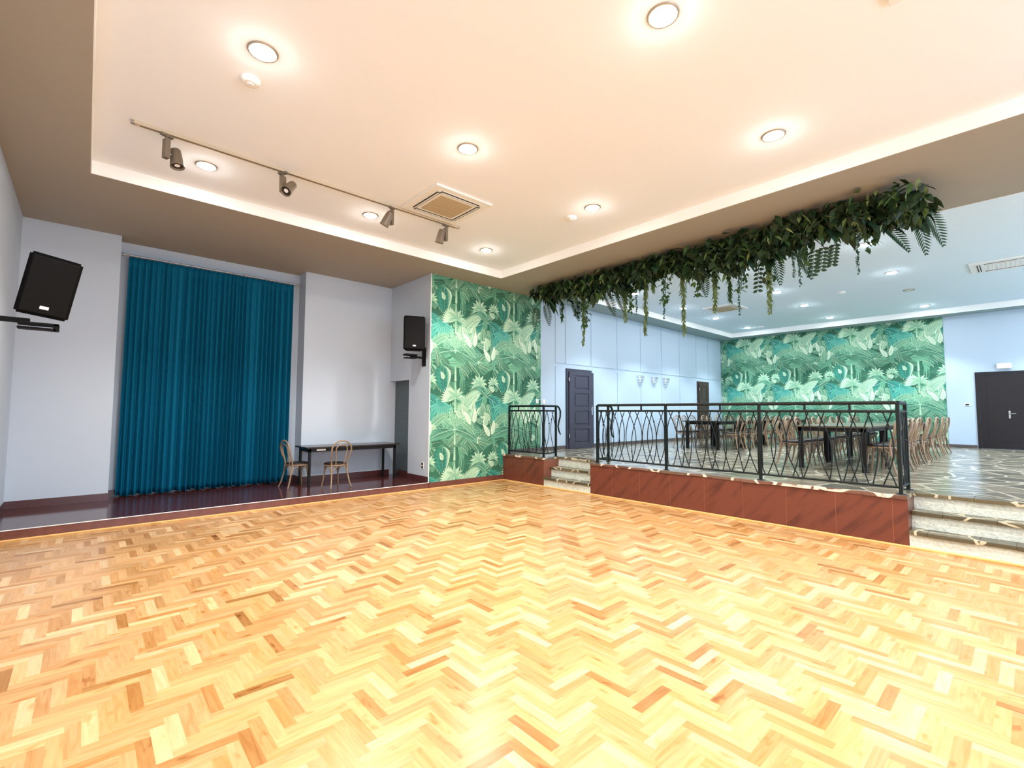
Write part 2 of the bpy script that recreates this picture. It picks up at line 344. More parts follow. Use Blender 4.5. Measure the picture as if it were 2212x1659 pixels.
# skirtings
sk = MB().box(XL, 0.352, 10.318, 10.33, ZS, 0.25).box(0.34, 3.38, 10.688, 10.7, ZS, 0.25).box(3.368, 5.4, 10.288, 10.3, ZS, 0.25).box(3.368, 3.38, 10.3, 10.7, ZS, 0.25)
sk.box(5.388, 5.4, YS+0.012, 9.42, ZS, 0.25).box(5.4, 5.53, 9.42, 9.432, ZS, 0.25).box(5.518, 5.53, 9.432, 10.288, ZS, 0.25).box(XL, XL+0.012, YS, 10.32, ZS, 0.25)
struct('baseboard_stage', sk, M['skirt'])
struct('baseboard_left', MB().box(XL, XL+0.012, YR, YS-0.03, 0, 0.09), M['skirt'])
struct('baseboard_back', MB().box(XP+0.15, 9.74, YS-0.004, YS+0.012, ZP, ZP+0.09).box(10.87, 17.32, YS-0.004, YS+0.012, ZP, ZP+0.09).box(18.29, XB, YS-0.004, YS+0.012, ZP, ZP+0.09), M['skirt2'])
struct('baseboard_far', MB().box(XB-0.014, XB, 1.08, YS-0.01, ZP, ZP+0.09), M['skirt2'])
struct('trim_4', MB().box(5.392, 5.408, YS-0.004, YS+0.012, ZS, HC), M['white'])
# niche shutter in the pier
sh = MB(); z = 0.25
while z < 2.33: sh.bbox(5.535, 5.56, 9.425, 10.297, z, min(2.338, z+0.028), 0.006); z += 0.03
sh.box(5.56, 5.6, 9.42, 10.3, ZS, 2.34); struct('door_4', sh, M['shutter'])

# ceilings
T1 = (-0.07, 6.75, -4.4, 7.82); T2 = (9.2, 18.87, -4.4, 7.84); ZC = 4.95
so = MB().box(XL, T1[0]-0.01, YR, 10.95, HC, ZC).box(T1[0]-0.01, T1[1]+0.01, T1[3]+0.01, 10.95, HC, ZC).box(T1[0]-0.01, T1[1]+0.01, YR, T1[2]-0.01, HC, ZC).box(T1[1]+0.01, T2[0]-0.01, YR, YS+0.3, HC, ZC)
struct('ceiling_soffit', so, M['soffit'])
so = MB().box(T2[1]+0.01, XB, YR, YS+0.1, HC, ZC).box(T2[0]-0.01, T2[1]+0.01, T2[3]+0.01, YS+0.1, HC, ZC).box(T2[0]-0.01, T2[1]+0.01, YR, T2[2]-0.01, HC, ZC)
struct('ceiling_soffit_dining', so, M['soffit2'])
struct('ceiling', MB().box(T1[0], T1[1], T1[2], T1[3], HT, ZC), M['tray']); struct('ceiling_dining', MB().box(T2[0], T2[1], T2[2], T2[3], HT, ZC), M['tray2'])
for i, T in enumerate((T1, T2)):
    a, b, c, d = T
    struct('trim_%d' % (5+i), MB().box(a-0.01, a, c-0.01, d+0.01, HC-0.002, HT).box(b, b+0.01, c-0.01, d+0.01, HC-0.002, HT).box(a, b, c-0.01, c, HC-0.002, HT).box(a, b, d, d+0.01, HC-0.002, HT), M['white'])

# wall panels of the dining room's long wall
xs = [9.32, 9.73, 10.86, 12.15, 13.46, 14.76, 16.01, 17.29, 18.29, 19.42]
for i in range(len(xs)-1):
    MB().bbox(xs[i]+0.012, xs[i+1]-0.012, YS-0.004, YS+0.014, 2.955, 4.56, 0.004).build('wall_panel', M['wall_far'], None, kind='structure')
for a, b in ((9.32, 9.74), (10.9, 12.15), (12.15, 13.46), (13.46, 14.76), (14.76, 16.01), (16.01, 17.29), (18.31, 19.42)):
    MB().bbox(a+0.012, b-0.012, YS-0.004, YS+0.014, ZP+0.1, 2.86, 0.004).build('wall_panel', M['wall_far'], None, kind='structure')

# ------------------------------------------------------------------ doors
def panel_door(idx, x0, x1, leafm, ajar, framew, npan=4):
    """door in the y = YS wall; hinge on the left"""
    fr = MB().bbox(x0, x0+framew, YS-0.03, YS+0.02, ZP, 2.83, 0.005).bbox(x1-framew, x1, YS-0.03, YS+0.02, ZP, 2.83, 0.005).bbox(x0+framew, x1-framew, YS-0.03, YS+0.02, 2.83-framew, 2.83, 0.005)
    d = struct('door_%d' % idx, fr, leafm)
    W = x1-x0-2*framew; H = 2.83-framew-ZP-0.012; lx = MB()
    Mx = Matrix.Translation((x0+framew, YS-0.02, ZP+0.008)) @ Matrix.Rotation(-ajar, 4, 'Z')
    st, rl = 0.2*W, 0.1; pts = []; ph = (H-0.14-rl*npan)/npan
    lx.bbox(0, st, -0.04, 0, 0, H, 0.003, Mx); lx.bbox(W-st, W, -0.04, 0, 0, H, 0.003, Mx)
    z = 0.14; lx.bbox(st, W-st, -0.04, 0, 0, z, 0.003, Mx)
    for k in range(npan):
        lx.box(st, W-st, -0.022, -0.008, z, z+ph, Mx); lx.bbox(st+0.045, W-st-0.045, -0.036, -0.02, z+0.045, z+ph-0.045, 0.012, Mx)
        z += ph; lx.bbox(st, W-st, -0.04, 0, z, z+rl, 0.003, Mx); z += rl
    leaf = lx.build('door_leaf', leafm, d)
    h = MB().bbox(W-0.085, W-0.045, -0.05, -0.04, 0.92, 1.16, 0.004, Mx)
    h.tube([Mx @ Vector(p) for p in ((W-0.065, -0.05, 1.08), (W-0.065, -0.09, 1.08), (W-0.19, -0.095, 1.08))], 0.01, 8)
    h.build('door_handle', M['chrome'], leaf, label='chrome door handle')
    for zz in (0.3, 1.85):
        MB().tube([Mx @ Vector((-0.012, -0.045, zz)), Mx @ Vector((-0.012, -0.045, zz+0.1))], 0.012, 8).build('hinge', M['chrome'], d, label='bright door hinge')
panel_door(1, 9.76, 10.85, M['door1'], math.radians(7), 0.08)
panel_door(2, 17.34, 18.27, M['door2'], 0.0, 0.07, 3)
fr = MB().bbox(XB-0.03, XB+0.02, 0.98, 1.06, ZP, 2.85, 0.006).bbox(XB-0.03, XB+0.02, -1.14, -1.06, ZP, 2.85, 0.006).bbox(XB-0.03, XB+0.02, -1.06, 0.98, 2.77, 2.85, 0.006)
d3 = struct('door_3', fr, M['door3'])
for a, b in ((-0.035, 0.975), (-1.055, -0.045)):
    lf = MB().bbox(XB-0.018, XB-0.002, a, b, ZP+0.01, 2.765, 0.004).bbox(XB-0.024, XB-0.016, a+0.14, b-0.14, ZP+0.2, 2.6, 0.004).build('door_leaf', M['door3'], d3)
    hy = a+0.43 if a > -0.1 else b-0.1
    MB().tube([(XB-0.02, hy, 1.63), (XB-0.07, hy, 1.63), (XB-0.07, hy-0.13, 1.64)], 0.014, 8).bbox(XB-0.03, XB-0.016, hy-0.02, hy+0.02, 1.5, 1.72, 0.005).build('door_handle', M['chrome'], lf, label='chrome lever handle')

# ------------------------------------------------------------------ wallpaper murals
class Mural:
    def __init__(s, W, H): s.W, s.H = W, H; s.v = []; s.f = []; s.c = []; s.k = 0
    def poly(s, pts, cols):
        if max(p[0] for p in pts) < 0 or min(p[0] for p in pts) > s.W or max(p[1] for p in pts) < 0 or min(p[1] for p in pts) > s.H: return
        o = len(s.v)
        for (x, y), c in zip(pts, cols):
            s.v.append((min(max(x, 0), s.W), min(max(y, 0), s.H), s.k)); s.c.append(c)
        s.f.append(tuple(range(o, o+len(pts))))
def mixc(a, b, t): return tuple(a[i]*(1-t)+b[i]*t for i in range(3))+(1,)
def spine(x, y, ang, L, bend, n):
    out = [(x, y, ang)]
    for i in range(n): ang += bend/n; x += math.cos(ang)*L/n; y += math.sin(ang)*L/n; out.append((x, y, ang))
    return out
def broad(m, x, y, ang, L, Wd, cA, cB, bend=0.5, stripe=0.22, wave=0.0, n=16, rim=None):
    m.k += 1; S = spine(x, y, ang, L, bend, n)
    prev = None
    for i, (px, py, a) in enumerate(S):
        t = i/n; w_ = Wd*(math.sin(PI*min(1, t**0.8))**0.8 if 0 < t < 1 else 0)*(1+wave*math.sin(t*19)); nx, ny = -math.sin(a), math.cos(a)
        sw = -0.35*w_
        row = [(px+nx*w_+math.cos(a)*sw, py+ny*w_+math.sin(a)*sw), (px+nx*w_*0.5+math.cos(a)*sw*0.4, py+ny*w_*0.5+math.sin(a)*sw*0.4), (px, py), (px-nx*w_*0.5+math.cos(a)*sw*0.4, py-ny*w_*0.5+math.sin(a)*sw*0.4), (px-nx*w_+math.cos(a)*sw, py-ny*w_+math.sin(a)*sw)]
        s_ = stripe if i % 2 else -stripe*0.4
        cc = mixc(cB, cA, min(1, max(0, 0.25+t*0.6)))
        f = lambda k: tuple(min(1, q*(1+k)) for q in cc[:3])+(1,)
        colr = [rim or f(0.35+s_), f(s_), f(-0.35), f(0.1+s_), f(-0.25+s_)]
        if prev:
            for j in range(4): m.poly([prev[0][j], prev[0][j+1], row[j+1], row[j]], [prev[1][j], prev[1][j+1], colr[j+1], colr[j]])
        prev = (row, colr)
    m.k += 1
    for i in range(n):      # pale midrib
        (ax, ay, aa), (bx, by, ba) = S[i], S[i+1]; r = 0.006*(1-i/n)+0.0015
        c = mixc(cA, (0.9, 1, 0.85, 1), 0.2)
        m.poly([(ax-math.sin(aa)*r, ay+math.cos(aa)*r), (ax+math.sin(aa)*r, ay-math.cos(aa)*r), (bx+math.sin(ba)*r, by-math.cos(ba)*r), (bx-math.sin(ba)*r, by+math.cos(ba)*r)], [c]*4)
def frond2d(m, x, y, ang, L, leafL, cA, cB, bend=0.5, n=17, open_=0.95, wd=0.012):
    m.k += 1; S = spine(x, y, ang, L, bend, n)
    for i in range(1, n+1):
        m.k += 0.34 if i % 3 else -0.68; px, py, a = S[i]; t = i/n; ll = leafL*(0.45+0.9*math.sin(PI*t**0.75))*(1 if t < 0.98 else 0.8)
        for sgn in (-1, 1):
            b = a+sgn*open_*(1.05-0.65*t); S2 = spine(px, py, b, ll, -sgn*0.35, 4); c1, c2 = (cA, cB) if (sgn > 0) == (i % 2 > 0) else (mixc(cA, cB, 0.45), mixc(cB, (0, .03, .02, 1), 0.35))
            for j in range(4):
                q = lambda u: wd*(0.4+0.8*math.sin(PI*(0.1+0.88*u/4)))*(1 if u < 4 else 0.1)
                (ax, ay, aa), (bx, by, ba) = S2[j], S2[j+1]; ra, rb = q(j), q(j+1)
                m.poly([(ax-math.sin(aa)*ra, ay+math.cos(aa)*ra), (ax+math.sin(aa)*ra, ay-math.cos(aa)*ra), (bx+math.sin(ba)*rb, by-math.cos(ba)*rb), (bx-math.sin(ba)*rb, by+math.cos(ba)*rb)], [mixc(c2, c1, j/4)]*2+[mixc(c2, c1, (j+1)/4)]*2)
    m.k += 1.7
    for i in range(n):
        (ax, ay, aa), (bx, by, ba) = S[i], S[i+1]; r = 0.006; c = mixc(cA, (1, 1, .85, 1), 0.25)
        m.poly([(ax-math.sin(aa)*r, ay+math.cos(aa)*r), (ax+math.sin(aa)*r, ay-math.cos(aa)*r), (bx+math.sin(ba)*r, by-math.cos(ba)*r), (bx-math.sin(ba)*r, by+math.cos(ba)*r)], [c]*4)
def blob(m, x, y, rx, ry, ang, cC, cE, n=18):
    m.k += 1; c, s = math.cos(ang), math.sin(ang)
    pt = lambda r, k: (x+c*rx*r*math.cos(k)-s*ry*r*math.sin(k), y+s*rx*r*math.cos(k)+c*ry*r*math.sin(k))
    for i in range(n):
        a, b = 2*PI*i/n, 2*PI*(i+1)/n
        sh1 = mixc(cC, cE, 0.5+0.5*math.sin(a)); sh2 = mixc(cC, cE, 0.5+0.5*math.sin(b))
        m.poly([(x, y), pt(0.6, a), pt(0.6, b)], [cC, mixc(cC, sh1, 0.5), mixc(cC, sh2, 0.5)]); m.poly([pt(0.6, a), pt(1, a), pt(1, b), pt(0.6, b)], [mixc(cC, sh1, 0.5), sh1, sh2, mixc(cC, sh2, 0.5)])
def mural_tile(m, ox, oy, T, seed):
    r = random.Random(seed); L = lambda *c: lin(*c)
    cream, pale, sage, mid, deep, dark = L(238, 250, 228), L(204, 234, 200), L(158, 208, 172), L(110, 172, 138), L(62, 126, 98), L(32, 82, 64)
    teal, aqua, mint = L(46, 136, 122), L(98, 192, 172), L(134, 204, 174)
    P = lambda u, v: (ox+u*T, oy+v*T)
    def jit(c, k=.28): q = 1+r.uniform(-k, k); return tuple(min(1, a*q) for a in c[:3])+(1,)
    # soft undergrowth of banana leaves and fine fronds
    for k in range(46):
        u, v = r.random()*1.1-.05, r.random()*1.1-.05; a = r.uniform(.1, 3.0)
        broad(m, *P(u, v), a, T*r.uniform(.18, .34), T*r.uniform(.035, .07), jit(r.choice([sage, mid, mid, deep])), jit(r.choice([mid, deep, deep, dark])), r.uniform(-1, 1), wave=.06, stripe=.12)
    for k in range(26): frond2d(m, *P(r.random(), r.random()), r.uniform(0.1, 3.0), T*r.uniform(.16, .28), T*.075, jit(r.choice([mid, sage, sage, mint])), deep, r.uniform(-.9, .9), 12, .9, .007)
    # dark hanging leaves with a bright curled rim, upper left of the stem
    broad(m, *P(.12, 1.0), -1.15, .36*T, .07*T, mid, dark, .5, stripe=.1, rim=sage)
    broad(m, *P(.32, .99), -1.75, .36*T, .12*T, teal, deep, .5, stripe=.22, rim=pale)
    broad(m, *P(.86, .86), 3.4, .22*T, .08*T, deep, dark, .5, stripe=.08, rim=mid)
    # bamboo stem
    for k in range(5):
        m.k += 1; v0, v1 = k/5+.01, (k+1)/5; x0_, y0_ = P(.5, v0); _, y1_ = P(.5, v1); w2 = .018*T; bw = .015*T
        m.poly([(x0_-w2, y0_), (x0_, y0_), (x0_, y1_), (x0_-bw, y1_)], [sage, pale, sage, mid]); m.poly([(x0_, y0_), (x0_+w2, y0_), (x0_+bw, y1_), (x0_, y1_)], [pale, mid, deep, sage])
    # crown of banana leaves springing from the stem
    for a, l, w_, b in ((2.75, .40, .06, -.7), (.42, .44, .065, .5), (2.3, .38, .055, .6), (.9, .38, .05, -.5), (1.25, .34, .04, .3), (1.95, .34, .04, -.3)): broad(m, *P(.5, .2), a, l*T, w_*T, sage, mid, b, wave=.14, stripe=.18)
    for a, b in ((.2, -.5), (2.9, .5), (-.15, -.5), (3.2, .4)): frond2d(m, *P(.5, .2), a, .38*T, .13*T, mint, deep, b, 18, .9, .0065)
    # turquoise fans
    for u, v, a in ((.02, .62, -.4), (.1, .57, -1.1), (.28, .55, -1.9), (.22, .58, -1.4), (.96, .62, -2.6)): frond2d(m, *P(u, v), a, .28*T, .12*T, aqua, teal, -.3, 17, 1.0, .009)
    for k in range(9): broad(m, *P(.30, .56), -2.5+k*.22, .22*T, .02*T, aqua, teal, (k-4)*.12, stripe=.12)
    # feathered frond to the upper right, soft fan left of the stem
    frond2d(m, *P(.55, .34), 1.05, .46*T, .15*T, pale, sage, -.5, 24, .85, .009)
    for k in range(9): broad(m, *P(.47, .58), 2.15+k*.13, .19*T, .02*T, pale, sage, .1*(k-5), stripe=.1)
    frond2d(m, *P(.82, .12), 2.2, .3*T, .1*T, sage, mid, .5, 18, .9, .008)
    frond2d(m, *P(.12, .2), .9, .3*T, .1*T, sage, mid, -.5, 18, .9, .008)
    # bromeliad rosettes
    for u, v, q in ((.5, .60, .8), (.88, .78, .75), (.72, .32, .6), (.12, .8, .55)):
        for k in range(9): broad(m, *P(u, v), .15+k*.35, .19*T*q, .03*T*q, pale if k % 2 else sage, mid, (k-4)*.3, stripe=.08, rim=cream if k % 3 == 0 else pale)
    # rounded lily leaves
    for u, v, rx, ry, a in ((.70, .46, .05, .08, .3), (.79, .50, .042, .07, -.4), (.88, .46, .04, .065, -.8), (.62, .42, .035, .06, .7), (.08, .38, .045, .07, .5), (.01, .31, .045, .075, -.2), (.16, .76, .035, .055, .8), (.20, .24, .05, .035, .2), (.92, .06, .05, .04, .3), (.34, .88, .03, .05, .2)):
        broad(m, *P(u-.02, v-ry), PI/2+a, ry*T*2.1, rx*T, pale, mid, .5, stripe=.06, rim=cream)
    for u, v, a in ((.74, .26, 1.9), (.80, .28, 1.3), (.1, .12, 1.2), (.06, .10, 2.0), (.95, .3, 1.6)): broad(m, *P(u, v), a, .2*T, .035*T, cream, sage, .4, stripe=.1, rim=cream)
def mural(name, W, H, T, u0, v0, place, label):
    m = Mural(W, H); bg1, bg2 = lin(56, 112, 88), lin(48, 102, 80)
    m.poly([(0, 0), (W, 0), (W, H), (0, H)], [bg1, bg1, bg2, bg2])
    ni, nj = int(W/T)+3, int(H/T)+3
    k0 = 2
    for j in range(-1, nj):
        for i in range(-1, ni):
            m.k = k0 + ((i % 2)*2 + (j % 2))*260; mural_tile(m, u0+i*T, v0+j*T, T, 11)
    me = bpy.data.meshes.new(name); me.from_pydata([place(x, y, 0.000015*k) for x, y, k in m.v], [], m.f); me.materials.append(M['mural'])
    ca = me.color_attributes.new('Col', 'FLOAT_COLOR', 'POINT'); ca.data.foreach_set('color', [q for c in m.c for q in c])
    o = bpy.data.objects.new(name, me); COL.objects.link(o); tag(o, label, kind='structure')
mural('wall_back_mural', 8.77-5.41, HC-ZS, 1.75, -0.22, -1.0, lambda x, y, k: (5.41+x, YS+0.010-k, ZS+y), 'tropical leaf wallpaper beside the stage')
mural('wall_far_mural', YS-1.7-0.01, HC-ZP-0.09, 1.75, 0.1, -0.9, lambda x, y, k: (XB-0.002-k, YS-0.012-x, ZP+0.09+y), 'tropical leaf wallpaper behind the dining tables')

# ------------------------------------------------------------------ curtain and rod
t = thing('curtain_rod', 'thin pale steel rod across the alcove above the teal curtain', 'curtain rod', (1.86, 10.52, 4.34))
MB().tube([(-1.5, 0, 0), (1.5, 0, -0.0)], 0.013, 10).build('rod', M['rod'], t)
for sx in (-1.505, 1.505): MB().lathe([(0.03, 0), (0.03, 0.012), (0.013, 0.02)], M=Matrix.Translation((sx, 0, 0)) @ Matrix.Rotation(-PI/2 if sx > 0 else PI/2, 4, 'Y')).build('wall_flange', M['rod'], t)
def curtain():
    rnd = random.Random(3); NX, NZ = 560, 40; x0, x1, z0, z1 = 0.46, 3.2, ZS+0.02, 4.32
    folds = 33; ph = []; a = 0.0
    amp = [rnd.uniform(0.45, 1.25) for _ in range(folds+4)]; dx = [rnd.uniform(-0.25, 0.25) for _ in range(folds+4)]
    mb = MB(); vs = []
    for j in range(NZ+1):
        v = j/NZ; z = z0+(z1-z0)*v; open_ = 0.35+0.65*(1-v)**0.6 if v > 0.03 else 1.0
        for i in range(NX+1):
            s = i/NX; q = s*folds+0.5*math.sin(s*11)+0.3*math.sin(s*29+1); k = int(q); fr = q-k
            A = amp[k]*(1-fr)+amp[k+1]*fr
            wob = 0.35*math.sin(2.2*s*folds/3+1.3)*(1-v) + dx[k]*0.5*(1-v)
            y = 10.54 - 0.085*A*open_*(math.sin(2*PI*q+wob) + 0.3*math.sin(4*PI*q+1+2*wob)) - 0.012*math.sin(q*0.9+v*3)
            x = x0-0.02*(1-v)+(x1-x0+0.0*(1-v))*s + 0.012*math.sin(2*PI*q+1.4+wob)*open_
            zz = z + (0.012*math.sin(q*2.1) if j == 0 else 0)
            if v > 0.97: y = 10.52+(y-10.52)*0.55
            vs.append((x, y, zz))
    fs = [(j*(NX+1)+i, j*(NX+1)+i+1, (j+1)*(NX+1)+i+1, (j+1)*(NX+1)+i) for j in range(NZ) for i in range(NX)]
    mb.add(vs, fs, True); o = mb.build('curtain', M['curtain'], None, label='floor-length pleated teal curtain hanging in the stage alcove', cat='curtain')
    md = o.modifiers.new('cloth', 'SOLIDIFY'); md.thickness = 0.004
    return o
curtain()

# ------------------------------------------------------------------ ceiling fixtures
def downlight(x, y, warm, label, group, lit=True, name='recessed_downlight'):
    t = thing(name, label, 'ceiling light', (x, y, HT), 0, group)
    MB().lathe([(0.098, -0.001), (0.101, -0.012), (0.118, -0.014), (0.125, -0.001)], n=28).build('trim_ring', M['satin'], t)
    if not lit:
        MB().lathe([(0.0, -0.006), (0.06, -0.008), (0.1, -0.004)], n=24).build('diffuser', M['plastic'], t); return
    MB().lathe([(0.0, -0.034), (0.04, -0.032), (0.075, -0.024), (0.095, -0.006), (0.096, -0.001)], n=24).build('bulb', M['bulb'] if warm else M['bulb2'], t, label='glowing frosted bulb')
    l = bpy.data.lights.new('lamp_light', 'SPOT'); l.energy = SPOT1 if warm else SPOT2; l.color = WARM if warm else COOL
    l.spot_size = math.radians(126 if warm else 104); l.spot_blend = 0.45; l.shadow_soft_size = 0.07
    o = bpy.data.objects.new('lamp_light', l); COL.objects.link(o); o.parent = t; o.location = (0, 0, -0.11)
    l = bpy.data.lights.new('bulb_glow', 'POINT'); l.energy = GLOW1 if warm else GLOW2; l.color = WARM if warm else COOL; l.shadow_soft_size = 0.06
    o = bpy.data.objects.new('bulb_glow', l); COL.objects.link(o); o.parent = t; o.location = (0, 0, -0.11)
cols = {1.02: 'column nearest the left wall', 3.26: 'middle column', 5.65: 'column nearest the dining room'}
rows = {7.0: 'row nearest the stage', 4.4: 'second row from the stage', 1.83: 'row nearest the camera', -0.75: 'unseen row behind the camera', -3.3: 'unseen rearmost row'}  # last two rows are out of view, added for the light they give
for x in cols:
    for y in rows:
        if (x, y) == (1.02, 1.83): pass
        downlight(x, y, True, 'lit dance hall downlight, %s, %s' % (rows[y], cols[x]), 'dance hall downlights')
cols2 = {10.65: 'nearest the leaf garland', 13.2: 'second line from the garland', 15.4: 'third line from the garland', 18.0: 'nearest the leaf wallpaper'}
rows2 = {6.9: 'row nearest the panelled wall', 4.3: 'middle row', 1.95: 'third row from the panelled wall', -0.7: 'unseen fourth row from the panelled wall', -3.2: 'unseen fifth row from the panelled wall'}  # fourth and fifth rows are unseen, added to light the dining room
for x in cols2:
    for y in rows2:
        lit = (x, y) != (15.4, 1.95)
        downlight(x, y, False, ('lit dining room downlight, %s, %s' if lit else 'unlit dining room downlight, %s, %s') % (rows2[y], cols2[x]), 'dining room downlights' if lit else None, lit)
def cassette(x, y, sx, sy, label, gm):
    t = thing('air_conditioner_cassette', label, 'air conditioner', (x, y, HT))
    fr = MB(); a, b = sx/2, sy/2; g = 0.28*min(sx, sy)/1.0
    for (p, q, r, s) in ((-a, a, b-0.09, b), (-a, a, -b, -b+0.09), (-a, -a+0.09, -b+0.09, b-0.09), (a-0.09, a, -b+0.09, b-0.09)): fr.bbox(p, q, r, s, -0.03, 0, 0.008)
    fr.box(-a+0.09, a-0.09, -b+0.09, b-0.09, -0.034, -0.012)
    fr.build('panel_frame', M['plastic'], t)
    gr = MB().box(-g, g, -g, g, -0.042, -0.034)
    for k in range(-3, 4): gr.box(-g, g, k*g/4-0.006, k*g/4+0.006, -0.047, -0.042)
    gr.build('intake_grille', gm, t, label='square filter grille')
    l = 0.34*min(sx, sy)
    for ang in range(4):
        Mx = Matrix.Rotation(ang*PI/2, 4, 'Z'); dd = (b if ang % 2 == 0 else a)-0.14
        v = MB().box(-l, l, dd-0.028, dd+0.028, -0.038, -0.034, Mx).build('outlet_slot', M['slot'], t, label='dark air outlet slot')
        MB().box(-l+0.015, l-0.015, dd-0.012, dd+0.008, -0.044, -0.038, Mx).build('louvre', M['plastic'], v, label='white louvre blade')
cassette(3.95, 5.86, 1.0, 1.0, 'square ceiling air conditioner cassette beside the spotlight track', M['grille'])
cassette(3.95, 0.1, 1.0, 1.0, 'square ceiling air conditioner cassette cut by the top edge of the photo', M['grille'])
cassette(14.1, 6.03, 0.95, 0.95, 'square ceiling air conditioner cassette near the panelled wall, behind the hanging vines', M['grille'])
cassette(14.1, 0.2, 0.95, 1.1, 'ceiling air conditioner cassette at the right edge of the photo', M['plastic'])
def detector(x, y, label, s=0.085):
    t = thing('smoke_detector', label, 'smoke detector', (x, y, HT), 0, 'small white ceiling detectors')
    MB().lathe([(s*0.6, -0.045), (s*0.85, -0.04), (s, -0.02), (s, 0)], n=24).build('housing', M['plastic'], t); MB().lathe([(s*0.3, -0.055), (s*0.35, -0.045)], n=16).build('sensor_cap', M['plastic'], t)
detector(1.03, 4.86, 'white detector beside a dance hall downlight, above the left half of the floor'); detector(5.69, 4.86, 'white detector beside a dance hall downlight nearest the garland')
detector(14.4, 3.16, 'white detector in the middle of the dining ceiling'); detector(18.06, 6.43, 'tiny white detector in the dining ceiling near the corner')

# spotlight track
t = thing('lighting_track', 'long beige ceiling track holding four spotlights', 'light track', (2.41, 6.43, HT))
MB().bbox(-2.15, 2.15, -0.03, 0.03, -0.036, 0, 0.004).build('rail', M['beige'], t)
MB().box(-2.1, 2.1, -0.012, -0.004, -0.0375, -0.0358).box(-2.1, 2.1, 0.006, 0.012, -0.0375, -0.0358).build('slot', M['slot'], t, label='dark groove of the track')
for sx in (-2.16, 2.16): MB().bbox(sx-0.02, sx+0.02, -0.025, 0.025, -0.037, 0, 0.006).build('end_cap', M['satin'], t)
def spotlight(x, rz, tilt, side, label):
    t = thing('track_spotlight', label, 'spotlight', (x, 6.43, HT-0.036), rz, 'spotlights on the ceiling track'); t.scale = (1.25, 1.25, 1.25)
    MB().bbox(-0.05, 0.05, -0.018, 0.018, -0.022, 0, 0.004).build('track_adapter', M['spot'], t)
    MB().tube([(0, 0, -0.02), (0, 0, -0.05)], 0.012, 8).bbox(-0.022, 0.022, -0.028, 0.028, -0.22, -0.045, 0.005).build('driver_box', M['spot'], t)
    MB().tube([(side*0.02, 0, -0.17), (side*0.05, 0, -0.17)], 0.01, 8).build('pivot', M['chrome'], t)
    Mx = Matrix.Translation((side*0.085, 0, -0.17)) @ Matrix.Rotation(tilt, 4, 'X')
    h = MB().lathe([(0.034, 0.075), (0.04, 0.07), (0.042, 0.045), (0.044, 0.04), (0.056, -0.09), (0.058, -0.1), (0.05, -0.1), (0.046, -0.085)], n=24, M=Mx).build('lamp_head', M['spot'], t)
    MB().lathe([(0.0, -0.082), (0.046, -0.086)], n=20, M=Mx).build('lens', M['slot'], h, label='dark lens'); MB().lathe([(0.0, -0.084), (0.022, -0.088)], n=14, M=Mx).build('bulb', M['plastic'], h, label='pale bulb face')
spotlight(0.55, 0.35, -0.25, 1, 'grey spotlight at the left end of the ceiling track'); spotlight(1.78, -0.9, -0.75, 1, 'grey spotlight second from the left on the ceiling track')
spotlight(3.33, 0.6, 0.55, -1, 'grey spotlight third from the left on the ceiling track'); spotlight(4.32, 0.2, 0.3, -1, 'grey spotlight at the right end of the ceiling track, nearest the air conditioner')

# ------------------------------------------------------------------ loudspeakers and brackets
def loudspeaker(loc, rz, pitch, roll, W, H, D, label):
    t = thing('loudspeaker', label, 'speaker', loc, 0); t.rotation_euler = (Matrix.Rotation(rz, 4, 'Z') @ Matrix.Rotation(pitch, 4, 'X') @ Matrix.Rotation(roll, 4, 'Y')).to_euler()
    cab = MB(); w2, d = W/2, D      # front faces local -y; trapezoid plan
    prof = [(-w2, 0), (w2, 0), (w2*0.66, d), (-w2*0.66, d)]
    bm = bmesh.new(); lo = [bm.verts.new((x, y, -H/2)) for x, y in prof]; hi = [bm.verts.new((x, y, H/2)) for x, y in prof]
    bm.faces.new(lo[::-1]); bm.faces.new(hi)
    for i in range(4): bm.faces.new((lo[i], lo[(i+1) % 4], hi[(i+1) % 4], hi[i]))
    bmesh.ops.bevel(bm, geom=bm.edges[:], offset=0.02, segments=3, affect='EDGES'); bm.verts.index_update()
    cab.add([v.co[:] for v in bm.verts], [[v.index for v in f.verts] for f in bm.faces]); bm.free()
    cab.build('cabinet', M['black'], t)
    MB().bbox(-w2+0.03, w2-0.03, -0.012, 0.004, -H/2+0.03, H/2-0.03, 0.006).build('front_grille', M['blackmetal'], t)
    MB().box(-0.032, 0.032, -0.015, -0.012, -H/2+0.075, -H/2+0.105).build('badge', M['plastic'], t, label='small white badge')
    return t
loudspeaker((-0.30, 6.25, 2.79), math.radians(12), math.radians(14), math.radians(7), 0.39, 0.59, 0.30, 'black loudspeaker on a bracket at the left wall, left of the teal curtain')
loudspeaker((5.05, 8.62, 3.27), math.radians(-24), 0, 0, 0.46, 0.72, 0.26, 'black loudspeaker mounted on the pier left of the leaf wallpaper')
t = thing('speaker_bracket', 'black steel wall bracket under the loudspeaker at the left wall', 'bracket', (XL, 6.28, 2.46))
MB().bbox(0.0, 0.03, -0.05, 0.05, -0.1, 0.2, 0.005).build('wall_plate', M['blackmetal'], t)
MB().bbox(0.02, 0.42, -0.025, 0.025, -0.03, 0.015, 0.004).build('arm', M['blackmetal'], t)
MB().bbox(0.34, 0.62, -0.06, 0.06, -0.045, -0.02, 0.004).bbox(0.34, 0.60, -0.06, 0.06, -0.085, -0.065, 0.004).bbox(0.58, 0.62, -0.06, 0.06, -0.085, -0.02, 0.004).build('cradle', M['blackmetal'], t)
t = thing('speaker_bracket', 'black steel wall bracket under the loudspeaker on the pier', 'bracket', (5.4, 8.78, 2.82))
